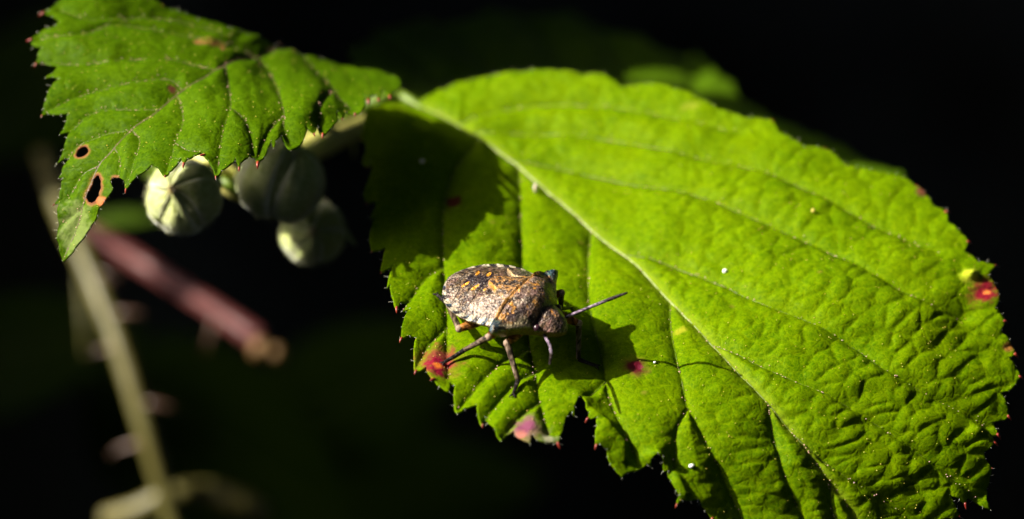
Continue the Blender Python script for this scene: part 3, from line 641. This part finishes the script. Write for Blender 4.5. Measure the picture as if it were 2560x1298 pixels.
# ================================================================== CANES BEHIND
M_REDC = simple_mat('red_bark', (.065, .014, .014), (.125, .036, .032), 2.5, .4, .5, .4, 12)
M_TAN = simple_mat('cut_pith', (.12, .06, .018), (.19, .11, .036), 6, .6, .3)
M_PALEC = simple_mat('grey_green_bark', (.065, .060, .010), (.10, .086, .020), 1.6, .5, .4, .4, 12, stretch=(1, 1, .5))
M_THORN = simple_mat('thorn', (.06, .03, .018), (.11, .06, .04), 6, .4, .5)
M_DRY = simple_mat('dry_olive', (.03, .03, .005), (.06, .055, .01), 4, .6, .2)
def cane(name, label, pts, radii, mat, thorns=(), seed=0):
    P = catmull([unproj(*p) for p in pts], 14); rr = np.interp(np.linspace(0, 1, len(P)), np.linspace(0, 1, len(radii)), radii)
    root = empty(name, P[-1]); tag(root, label, 'stem')
    V, F = tube(P, rr, 18, bump=.07, seed=seed); mesh_obj('stem', V, F, mat, root)
    for (i, dr, L) in thorns:
        p = P[int(i*(len(P)-1))]; dr = np.array(dr, float); dr /= np.linalg.norm(dr)
        Q = np.array([p, p+dr*L*.45, p+dr*L*.8+np.array([0, 0, -.06*L]), p+dr*L+np.array([0, 0, -.22*L])])
        V, F = tube(Q, np.array([.07, .04, .02, .005])*L/.5, 8); mesh_obj('thorn', V, F, M_THORN, root)
    return root, P
red, RP = cane('bramble_cane', 'thick red bramble cane with a tan snapped end, blurred behind the buds', [(185, 560, 9.6), (240, 592, 9.5), (320, 640, 9.4), (420, 700, 9.2), (540, 778, 9.0), (650, 852, 8.8)], [.09, .11, .115, .10, .105, .115], M_REDC, [(.82, (-.3, -.4, -.6), .38)], 3)
for (px, py, rr) in ((650, 872, .10), (690, 884, .08)):  # tan lumps at the cut end stand in for two blurred highlights
    c = unproj(px, py, 8.7); th, ph = np.meshgrid(np.linspace(.05, 3.09, 10), np.linspace(0, 6.283, 14, endpoint=False), indexing='ij')
    V = c+rr*np.stack([np.sin(th)*np.cos(ph), np.sin(th)*np.sin(ph), np.cos(th)], -1).reshape(-1, 3)*(1+.25*(hsh(np.arange(140), px)-.5))[:, None]
    F = [(i*14+j, (i+1)*14+j, (i+1)*14+(j+1) % 14, i*14+(j+1) % 14) for i in range(9) for j in range(14)]+[tuple(range(14)), tuple(range(126, 140))[::-1]]
    mesh_obj('snapped_end_glint', V, F, M_TAN, red)
pale, PP = cane('bramble_cane', 'straight pale olive bramble cane with thorns, rising behind the drooping leaf tip', [(105, 385, 10.4), (128, 450, 10.0), (172, 560, 9.5), (230, 690, 9.0), (300, 870, 8.6), (360, 1060, 8.4), (405, 1210, 8.4), (440, 1340, 8.4)], [.08, .105, .11, .105, .10, .10, .095, .09], M_PALEC,
  [(.52, (1, -.1, .25), .42), (.68, (1, -.2, .1), .42), (.76, (-1, 0, -.2), .42), (.58, (-1, 0, -.1), .30), (.42, (.8, -.5, .2), .4)], 7)
thin, _ = cane('dry_stalk', 'thin olive stalk hanging beside the pale thorny cane', [(195, 640, 10.4), (205, 720, 10.2), (212, 800, 10.0), (215, 890, 10.0)], [.03, .04, .05, .03], M_DRY)
low, _ = cane('bramble_runner', 'knobbly pale runner lying across the foot of the thorny cane', [(270, 1300, 9.0), (350, 1275, 8.8), (430, 1235, 8.7), (520, 1238, 8.8), (590, 1258, 8.8), (660, 1290, 8.9)], [.12, .12, .10, .15, .16, .12], M_PALEC, [(.5, (.2, -.2, 1), .3)], 12)
olive = free_leaf(unproj(310, 540, 9.5), (-.2, .2, 1), (1, -.3, -.1), .8, .4, M_DEEPSHADE, 'small olive leaf blurred between the red cane and the holed leaf', 61)

# ================================================================== SHADED FOLIAGE FURTHER BACK
BG = [((60, 870, 17), (-.2, -.3, 1), (1, .2, -.1), 3.0, 2.0, 'dim green leaf low beside the thorny cane, far out of focus'),
      ((560, 1120, 18), (.1, -.5, 1), (1, -.6, -.2), 4.2, 2.8, 'very dark leaf deep below the red cane'),
      ((930, 960, 20), (.2, -.4, 1), (.6, .5, 0), 3.4, 2.2, 'barely visible dark leaf below the flower buds'),
      ((160, 170, 21), (0, -.3, 1), (.6, .8, 0), 3.6, 2.4, 'dark leaf behind the edge of the holed leaf'),
      ((1000, 1240, 22), (.1, -.3, 1), (1, .3, 0), 4.4, 2.8, 'unlit leaf in the hollow under the broad leaf')]
for i, (p, nr, td, L, Wd, lab) in enumerate(BG):
    free_leaf(unproj(*p), nr, td, L, Wd, M_DEEPSHADE, lab, 80+i)

# unseen bramble leaves added above the frame to shade the dark leaf and canes
free_leaf((-4.3, 7.3, 1.1), (-.4, .1, 1), (1, -.1, .2), 5.2, 4.8, M_LEFT, 'broad bramble leaf added out of frame to shade the dark leaf', 70)
free_leaf((-3.5, 5.0, 1.0), (-.4, .1, 1), (1, -.15, .2), 5.0, 2.2, M_LEFT, 'upper bramble leaf added out of frame to shade the near part of the dark leaf', 71)
free_leaf((-8.5, 9.3, -2.0), (-.6, .2, 1), (1, .2, .3), 2.6, 1.4, M_LEFT, 'unseen bramble leaf added to shade the top of the pale thorny cane', 72)
free_leaf((-7.05, 7.7, -2.4), (-.6, .2, 1), (.2, 1, 0), .6, .4, M_LEFT, 'small unseen bramble leaf added to shade the middle of the red cane', 73)
free_leaf((0, 4.25, 1.1), (-.4, .1, 1), (1, -.4, .2), 1.9, 1.2, M_LEFT, 'unseen bramble leaf added to shade the right edge of the dark leaf', 74)

# ================================================================== SHIELD BUG
PSI = math.radians(-34); PITCH = math.radians(-3); ROLL = math.radians(0)
BC = at_zb(1270, 749, .49)
BROT = (Matrix.Rotation(PSI, 3, 'Z') @ Matrix.Rotation(PITCH, 3, 'Y') @ Matrix.Rotation(ROLL, 3, 'X'))
bug = empty('shield_bug', BC, BROT); tag(bug, 'mottled bronze shield bug nymph with blue shoulder tips standing on the broad leaf', 'insect')
BM = np.array(BROT)
def bl(x, y, z): return np.array(BC)+BM@np.array([x, y, z])
def bug_mat():
    m, nt, p, out = new_mat('bug_shell'); L = nt.links.new
    tc = N(nt, 'ShaderNodeTexCoord').outputs['Object']
    at = N(nt, 'ShaderNodeVertexColor', layer_name='pig')
    vo = N(nt, 'ShaderNodeTexVoronoi'); vo.inputs['Scale'].default_value = 60; L(tc, vo.inputs['Vector'])
    pit = ramp(nt, vo.outputs['Distance'], [(.18, (.25, .22, .22)), (.42, (1, 1, 1))])
    c = mixc(nt, at.outputs['Color'], pit, .75, 'MULTIPLY')
    L(c, p.inputs['Base Color']); p.inputs['Metallic'].default_value = .2; p.inputs['Roughness'].default_value = .36; p.inputs['Specular IOR Level'].default_value = .35
    p.inputs['Coat Weight'].default_value = .0; p.inputs['Coat Roughness'].default_value = .25
    
    b = N(nt, 'ShaderNodeBump'); b.inputs['Strength'].default_value = .7; b.inputs['Distance'].default_value = .008; L(vo.outputs['Distance'], b.inputs['Height'])
    b2 = N(nt, 'ShaderNodeBump'); b2.inputs['Strength'].default_value = .6; b2.inputs['Distance'].default_value = .01; L(noise(nt, tc, 38, 4, .7), b2.inputs['Height']); L(b.outputs[0], b2.inputs['Normal'])
    L(b2.outputs[0], p.inputs['Normal']); return m
M_BUG = bug_mat()
def bug_body():
    nx, nt_ = 230, 141
    xs = np.linspace(-.50, .50, nx); hs = lambda x: np.where(x > .30, 0.30+(x-.30)*.90, x)
    Wk = np.array([(-.50, .012), (-.49, .06), (-.47, .115), (-.43, .185), (-.37, .25), (-.29, .305), (-.20, .335), (-.10, .345), (0, .335), (.06, .318), (.085, .325), (.105, .375), (.125, .408), (.145, .415), (.165, .385), (.19, .325), (.23, .262), (.27, .205), (.30, .165), (.318, .142), (.335, .148), (.355, .140), (.38, .120), (.42, .098), (.455, .074), (.48, .048), (.493, .028), (.50, .008)])
    W = np.interp(xs, Wk[:, 0], Wk[:, 1])
    core = np.interp(xs, [-.5, -.47, -.37, -.2, 0, .1, .2, .3, .34, .42, .48, .5], [.02, .10, .23, .305, .31, .30, .25, .15, .135, .10, .06, .02])
    H = np.interp(xs, [-.5, -.46, -.38, -.25, -.1, .02, .10, .2, .28, .31, .36, .43, .48, .5], [.0, .025, .05, .078, .094, .108, .125, .130, .122, .105, .098, .082, .045, .0])
    Bz = np.interp(xs, [-.5, -.4, -.2, .1, .25, .35, .45, .5], [.0, .05, .11, .13, .11, .07, .04, .0])
    droop = np.interp(xs, [-.5, .05, .15, .28, .325, .5], [0, 0, -.015, -.055, -.085, -.105])
    t = np.linspace(-1, 1, nt_)
    X, Tt = np.meshgrid(xs, t, indexing='ij'); Y = Tt*W[:, None]
    q = np.clip(np.abs(Y)/core[:, None], 0, 1)
    Z = H[:, None]*(1-q**1.9)**.9
    ay = np.abs(Y)
    xp = .105+.02*np.cos(ay/.36*3.1)-.01
    pron = sst(0, .014, X-xp)*sst(.325, .31, X)
    sc_w = np.interp(X, [-.16, -.13, -.06, .03, .11], [0, .05, .085, .13, .19])
    scut = sst(0, .018, sc_w-ay)*sst(-.15, -.135, X)*sst(.13, .11, X)
    wp_lo = np.interp(X, [-.17, -.12, 0, .12], [.24, .17, .165, .2]); wp_r = np.sqrt(np.clip((X+.16)/.14, 0, 1))
    wing = sst(0, .02, wp_r*.14-np.abs(ay-.245))*sst(-.165, -.14, X)*sst(.13, .11, X)
    ab = X < .11
    seg = np.abs(np.sin((X+.03*(1-(ay/.34)**2)+.5)*math.pi/.072))
    Z = Z+.034*pron+.036*np.where(ab, np.maximum(scut, wing*.9), 0)-.006*np.where(ab & (scut < .1) & (wing < .1), np.exp(-(seg/.18)**2), 0)
    Z += .03*sst(.30, .39, ay)*(X > .08)
    Z += (fbm(X*28, Y*28, 3)-.5)*.012
    Z -= .010*np.exp(-((X-.318)/.010)**2)
    cal = np.exp(-(((X-.235)/.03)**2+((ay-.075)/.045)**2)); Z += .012*cal
    edge = (1-np.abs(Tt)**8); Z = Z*edge+.006
    lift = np.interp(xs, [-.5, .06, .12, .30, .36, .5], [0, 0, .05, .05, .05, .02])
    Z = Z*(1-lift[:, None]*3.4)+lift[:, None]
    Z += droop[:, None]
    Zb = -Bz[:, None]*(1-np.abs(Tt)**2.5)+droop[:, None]-.006+lift[:, None]*np.abs(Tt)**3*.9
    X0 = X; Xs = hs(X); top = np.stack([Xs, Y, Z], -1); bot = np.stack([Xs, Y, Zb], -1)[:, 1:-1][:, ::-1]
    ring = np.concatenate([top, bot], 1); M = ring.shape[1]; V = ring.reshape(-1, 3)
    I = np.arange(nx*M).reshape(nx, M); J = np.roll(I, -1, 1)
    F = np.stack([I[:-1], I[1:], J[1:], J[:-1]], -1).reshape(-1, 4)[:, ::-1].tolist()
    F += [tuple(I[0]), tuple(I[-1][::-1])]
    # ---- pigment, with some sun and shade painted in
    Xr, Yr = np.repeat(xs, M), ring[..., 1].ravel(); A = np.abs(Yr); istop = np.zeros((nx, M), bool); istop[:, :nt_] = True; istop = istop.ravel()
    c = np.zeros((len(V), 3)); n1 = fbm(Xr*60, Yr*60, 1); n2 = fbm(Xr*14, Yr*14, 2); n3 = hsh(np.floor(Xr*240), np.floor(Yr*240), 3)
    def put(rgb, a): c[:] = c*(1-np.clip(a, 0, 1))[:, None]+np.array(rgb)*np.clip(a, 0, 1)[:, None]
    put((.030, .019, .011), np.ones(len(V)))
    put((.150, .092, .044), sst(.48, .58, n1)); put((.15, .075, .07), sst(.5, .66, fbm(Xr*22+5, Yr*22, 7))*.6); put((.02, .014, .012), sst(.45, .33, n1)*.9); put((.30, .245, .19), sst(.57, .64, n2)*sst(.4, .5, n1)*.6)
    abd = Xr < .10
    c[Xr > .11] *= 1.8; c[Xr > .315] *= 1.5; put((.24, .15, .125), (Xr > .11)*sst(.54, .62, fbm(Xr*46+9, Yr*46, 27))*.75)  # pronotum and head brightened in colour to imitate sunlight on them
    sg = np.abs(np.sin((Xr+.03*(1-(A/.34)**2)+.5)*math.pi/.072)); put((.10, .08, .07), np.exp(-(sg/.16)**2)*abd*.6)
    for cx, hw in ((-.30, .095), (-.21, .11), (-.125, .095)):
        r = np.hypot((Xr-cx-.01)/.048, Yr/hw)+(n1-.5)*.4; put((.018, .012, .016), 1-sst(.8, 1.1, r))
    for cx, yy, rx, ry in ((-.305, .075, .014, .034), (-.215, .085, .015, .036), (-.13, .075, .013, .022)):
        r = np.hypot((Xr-cx+ (A-yy)*.3)/rx, (A-yy)/ry); put((.80, .33, .02), 1-sst(.75, 1.1, r))
    xpv = .105+.02*np.cos(A/.36*3.1)-.01
    put((.02, .015, .015), sst(0, .05, Xr+.09)*sst(.02, -.002, Xr-xpv)*sst(.38, .26, A)*(.55+.35*(Yr > 0)))  # far half darkened in colour to imitate its shaded side
    put((.012, .009, .009), np.exp(-((Xr-xpv+.008)/.009)**2)*(A < .34)*.95)
    # far (left) wing-pad area painted darker as its shaded side; borders orange / cream
    scw = np.interp(Xr, [-.16, -.13, -.06, .03, .11], [0, .05, .085, .13, .19]); ds = scw-A
    put((.34, .17, .05), sst(0, .01, ds)*(Xr > -.15)*(Xr < xpv)*sst(.4, .6, n1))
    put((.62, .27, .03), np.exp(-((ds-.012)/.009)**2)*(Xr > -.16)*(Xr < xpv)); put((.015, .01, .012), np.exp(-((ds+.016)/.020)**2)*(Xr > -.14)*(Xr < xpv)*.9)
    put((.48, .38, .23), np.exp(-(((Xr+.02)/.03)**2+((A-.10)/.018)**2)))
    put((.02, .015, .015), np.exp(-((Xr-.03)/.05)**2)*np.exp(-((A-.0)/.02)**2)*.8)
    wr = np.sqrt(np.clip((Xr+.16)/.14, 0, 1))*.14-np.abs(A-.245)
    put((.28, .21, .16), sst(0, .01, wr)*(Xr < xpv)*(Xr > -.16)*np.where(Yr < 0, sst(.34, .5, n1)*.9, sst(.55, .7, n1)*.4)); put((.03, .02, .02), np.exp(-((wr+.010)/.017)**2)*(Xr < .06)*(Xr > -.17)*.9)  # near pad paler, far pad darker: side lighting painted in
    put((.48, .33, .15), np.exp(-((wr-.016)/.009)**2)*(A < .24)*(Xr < .05)*(Xr > -.15)*.8)
    # connexivum: cream and black blocks along the abdomen rim, blue sheen at the joints
    Wr = np.interp(Xr, xs, W); rim = sst(.046, .034, Wr-A)*(Xr < .085)
    ang = np.arctan2(A, -(Xr-.12)); blk = (ang/(math.pi/2.0)*9.0) % 1.0
    put((.42, .37, .26), rim*sst(.42, .5, blk)); put((.015, .014, .018), rim*sst(.5, .42, blk)); put((.025, .07, .12), rim*np.exp(-((blk-.12)/.12)**2)*sst(.45, .6, n2)*(Yr < 0))
    # pronotum: cream front rim, blue shoulder tips, black marks
    pr = (Xr > xpv)*(Xr < .318)
    frontd = (np.interp(A, [.15, .40], [.31, .165]))-Xr
    put((.52, .43, .25), sst(.055, .035, frontd)*sst(.15, .18, A)*pr); put((.04, .03, .03), sst(.055, .035, frontd)*(A > .16)*pr*sst(.60, .68, n1))
    put((.015, .012, .02), np.exp(-((frontd-.075)/.022)**2)*sst(.10, .16, A)*pr*.85*(n1 > .42))
    put((.015, .010, .014), np.exp(-(((Xr-.235)/.035)**2+((A-.08)/.055)**2))*sst(.42, .55, n1+.06)*.9)
    put((.55, .26, .05), pr*sst(.62, .70, fbm(Xr*34+3, Yr*34, 17))*.9)
    put((.014, .055, .085), .9*sst(.36, .5, n1+.1)*sst(.30, .335, A)*sst(.19, .16, Xr)*(Xr > .085)); put((.04, .11, .105), sst(.28, .31, A)*sst(.35, .31, A)*(Xr > .085)*(Xr < .19)*.8*sst(.4, .6, n2+.1))
    put((.55, .25, .03), np.exp(-((Xr-xpv-.012)/.010)**2)*sst(.45, .6, n2+.1)*(A < .28)*.8)
    # head: dark centre lines, orange midline, pale speckle
    hd = Xr > .315
    put((.02, .015, .02), hd*np.exp(-((A-.035)/.018)**2)*.85); put((.60, .25, .03), hd*np.exp(-(A/.012)**2)*(Xr < .42)*sst(.4, .5, n1+.05)); put((.04, .03, .03), hd*sst(.55, .68, n1)*.8)
    put((.02, .015, .02), np.exp(-((Xr-.318)/.012)**2))
    c[(n3 > .72) & (Xr < .5)] *= .35; c[n3 < .08] = c[n3 < .08]*.4+np.array([.38, .30, .22])*.6
    c[~istop] = np.array([.16, .09, .03])*(0.5+n1[~istop][:, None])
    Vw = np.array(BC)+V@BM.T
    return mesh_obj('body', Vw, F, M_BUG, bug, colors={'pig': np.c_[c, np.ones(len(c))]})
bug_body()
M_LEG = simple_mat('bug_leg', (.05, .025, .015), (.10, .06, .03), 40, .5, .08, .5, 60, vc='pig')
M_EYE = simple_mat('bug_eye', (.02, .008, .012), (.05, .02, .03), 20, .25, .4)
def limb(P, rad, cols, k=10):
    """P list of points, rad per point, cols per point (dark/light mottled in between)"""
    n = 14; P = np.asarray(P); seg = len(P)-1; pts = []; rr = []; cc = []
    for i in range(seg):
        tt = np.linspace(0, 1, n, endpoint=(i == seg-1))
        pts.append(P[i]+(P[i+1]-P[i])*tt[:, None]); rr.append(rad[i][0]+(rad[i][1]-rad[i][0])*tt+rad[i][2]*np.sin(tt*math.pi)); cc.append(np.repeat(np.array(cols[i])[None], len(tt), 0))
    pts = np.vstack(pts); rr = np.concatenate(rr); cc = np.vstack(cc)
    V, F = tube(pts, rr, k); cv = np.repeat(cc, k, 0); h = hsh(np.arange(len(cv))*1.3, P[0][0]*9); cv = np.where((h < .34)[:, None], cv*.16, cv); cv = np.where((h > .86)[:, None], np.minimum(cv*1.8+.04, .6), cv)
    return V, F, np.c_[cv, np.ones(len(cv))]
def foot(px, py, up=.014): return LM.pos([px], [py], up)[0]
ORG = (.22, .085, .012); GRY = (.085, .058, .036); DRK = (.012, .009, .009)
def leg(coxa, knee, ank, tip, r=.033):
    hip = bl(*coxa); P = [hip, knee, ank]
    V, F, c = limb(P, [(r*.75, r*.72, r*.35), (r*.72, r*.5, 0)], [ORG, GRY])
    o = mesh_obj('leg', V, F, M_LEG, bug, colors={'pig': c})
    th, ph = np.meshgrid(np.linspace(.05, 3.09, 7), np.linspace(0, 6.283, 9, endpoint=False), indexing='ij')
    S = np.stack([np.sin(th)*np.cos(ph), np.sin(th)*np.sin(ph), np.cos(th)], -1).reshape(-1, 3)
    FS = [(i*9+j, (i+1)*9+j, (i+1)*9+(j+1) % 9, i*9+(j+1) % 9) for i in range(6) for j in range(9)]
    mesh_obj('knee', knee+S*r*.86, FS, M_LEG, o, colors={'pig': np.tile([.24, .17, .12, 1], (len(S), 1))})
    a, b = np.asarray(ank), np.asarray(tip); m = a*.55+b*.45+np.array([0, 0, -.004])
    V1, F1, c1 = limb([a, m, b], [(r*.52, r*.44, 0), (r*.46, r*.34, 0)], [DRK, DRK]); d = (b-a)/np.linalg.norm(b-a); sdw = np.cross(d, [0, 0, 1]); 
    parts = [(V1, F1)]
    for s in (-1, 1): parts.append(tube(np.array([b, b+d*r*.7+sdw*s*r*.5, b+d*r*1.0+sdw*s*r*.7+np.array([0, 0, -r*.4])]), np.array([.26, .18, .04])*r, 6))
    V2, F2 = join(parts); cc = np.tile([*DRK, 1.0], (len(V2), 1)); cc[:len(c1)] = c1
    mesh_obj('tarsus', V2, F2, M_LEG, o, colors={'pig': cc})
leg((.22, -.12, -.07), at_zb(1268, 858, .36), at_zb(1295, 951, .20), foot(1282, 990))
leg((.06, -.16, -.08), at_zb(1222, 843, .38), at_zb(1160, 876, .265), foot(1112, 896))
leg((-.06, -.16, -.08), at_zb(1148, 822, .36), at_zb(1117, 757, .26), foot(1093, 733))
leg((.22, .12, -.07), at_zb(1447, 809, .33), at_zb(1446, 898, .12), foot(1489, 913))
leg((.06, .16, -.08), at_zb(1403, 733, .45), at_zb(1402, 770, .24), foot(1424, 775))
leg((-.06, .16, -.08), at_zb(1343, 694, .47), at_zb(1330, 700, .25), foot(1302, 690))
for P, rs in (([at_zb(1394, 803, .42), at_zb(1412, 794, .44), at_zb(1468, 771, .51), at_zb(1520, 750, .59), at_zb(1568, 732, .67)], 1), ([at_zb(1348, 820, .41), at_zb(1361, 838, .41), at_zb(1375, 864, .41), at_zb(1379, 886, .42), at_zb(1374, 911, .44)], 1)):
    V, F, c = limb(P, [(.015, .012, 0), (.012, .011, 0), (.011, .011, .001), (.013, .007, .002)], [(.18, .08, .02), (.15, .11, .15), (.13, .10, .13), (.02, .014, .012)], 8)
    o = mesh_obj('antenna', V, F, M_LEG, bug, colors={'pig': c})
th, ph = np.meshgrid(np.linspace(.05, 3.09, 12), np.linspace(0, 6.283, 16, endpoint=False), indexing='ij')
S16 = np.stack([np.sin(th)*np.cos(ph), np.sin(th)*np.sin(ph), np.cos(th)], -1).reshape(-1, 3)
F16 = [(i*16+j, (i+1)*16+j, (i+1)*16+(j+1) % 16, i*16+(j+1) % 16) for i in range(11) for j in range(16)]+[tuple(range(16)), tuple(range(176, 192))[::-1]]
for s in (-1, 1): mesh_obj('eye', bl(.328, s*.132, -.035)+S16*np.array([.028, .028, .030]), F16, M_EYE, bug)
# small beak-base under head so the head reads from the side
V, F = tube(np.array([bl(.44, 0, -.07), bl(.36, 0, -.12), bl(.24, 0, -.135), bl(.10, 0, -.14)]), np.array([.02, .028, .022, .012]), 8); mesh_obj('beak', V, F, M_LEG, bug, colors={'pig': np.tile([.2, .1, .04, 1], (len(V), 1))})

# ================================================================== SPECKS LYING ON THE LEAVES
M_WHITE = simple_mat('white_speck', (.75, .75, .72), (.9, .9, .88), 10, .35, .5)
M_PINK = simple_mat('pinkish_speck', (.62, .50, .38), (.78, .70, .58), 14, .4, .5)
def speck(name, label, px, py, rx, ry, rz, ang, mat):
    p = LM.pos([px], [py], rz*.75)[0]; a = math.radians(ang); R3 = np.array([[math.cos(a), -math.sin(a), 0], [math.sin(a), math.cos(a), 0], [0, 0, 1]])
    V = (S16*(1+.12*(hsh(np.arange(192)//16, px)-.5))[:, None])*np.array([rx, ry, rz]); o = mesh_obj(name, p+V@R3.T, F16, mat); tag(o, label, 'speck'); return o
speck('insect_egg', 'tiny white oval egg lying near the ragged lower edge of the broad leaf', 1726, 1166, .020, .015, .014, 20, M_WHITE)
speck('pollen_speck', 'white speck lying between the side veins beyond the midrib', 1812, 674, .018, .016, .016, 0, M_WHITE)
speck('plant_crumb', 'pale upright crumb close to the midrib beside the leaf shadow', 1338, 478, .014, .018, .042, 10, M_PINK)
speck('plant_crumb', 'greyish crumb lying inside the leaf shadow', 1055, 418, .020, .016, .016, 0, M_PINK)
speck('pollen_speck', 'yellowish speck on the far half of the broad leaf', 2032, 535, .014, .014, .014, 0, M_GLAND)
speck('pollen_speck', 'white speck lying beside the dark red leaf spot', 1637, 906, .010, .008, .008, 0, M_WHITE)
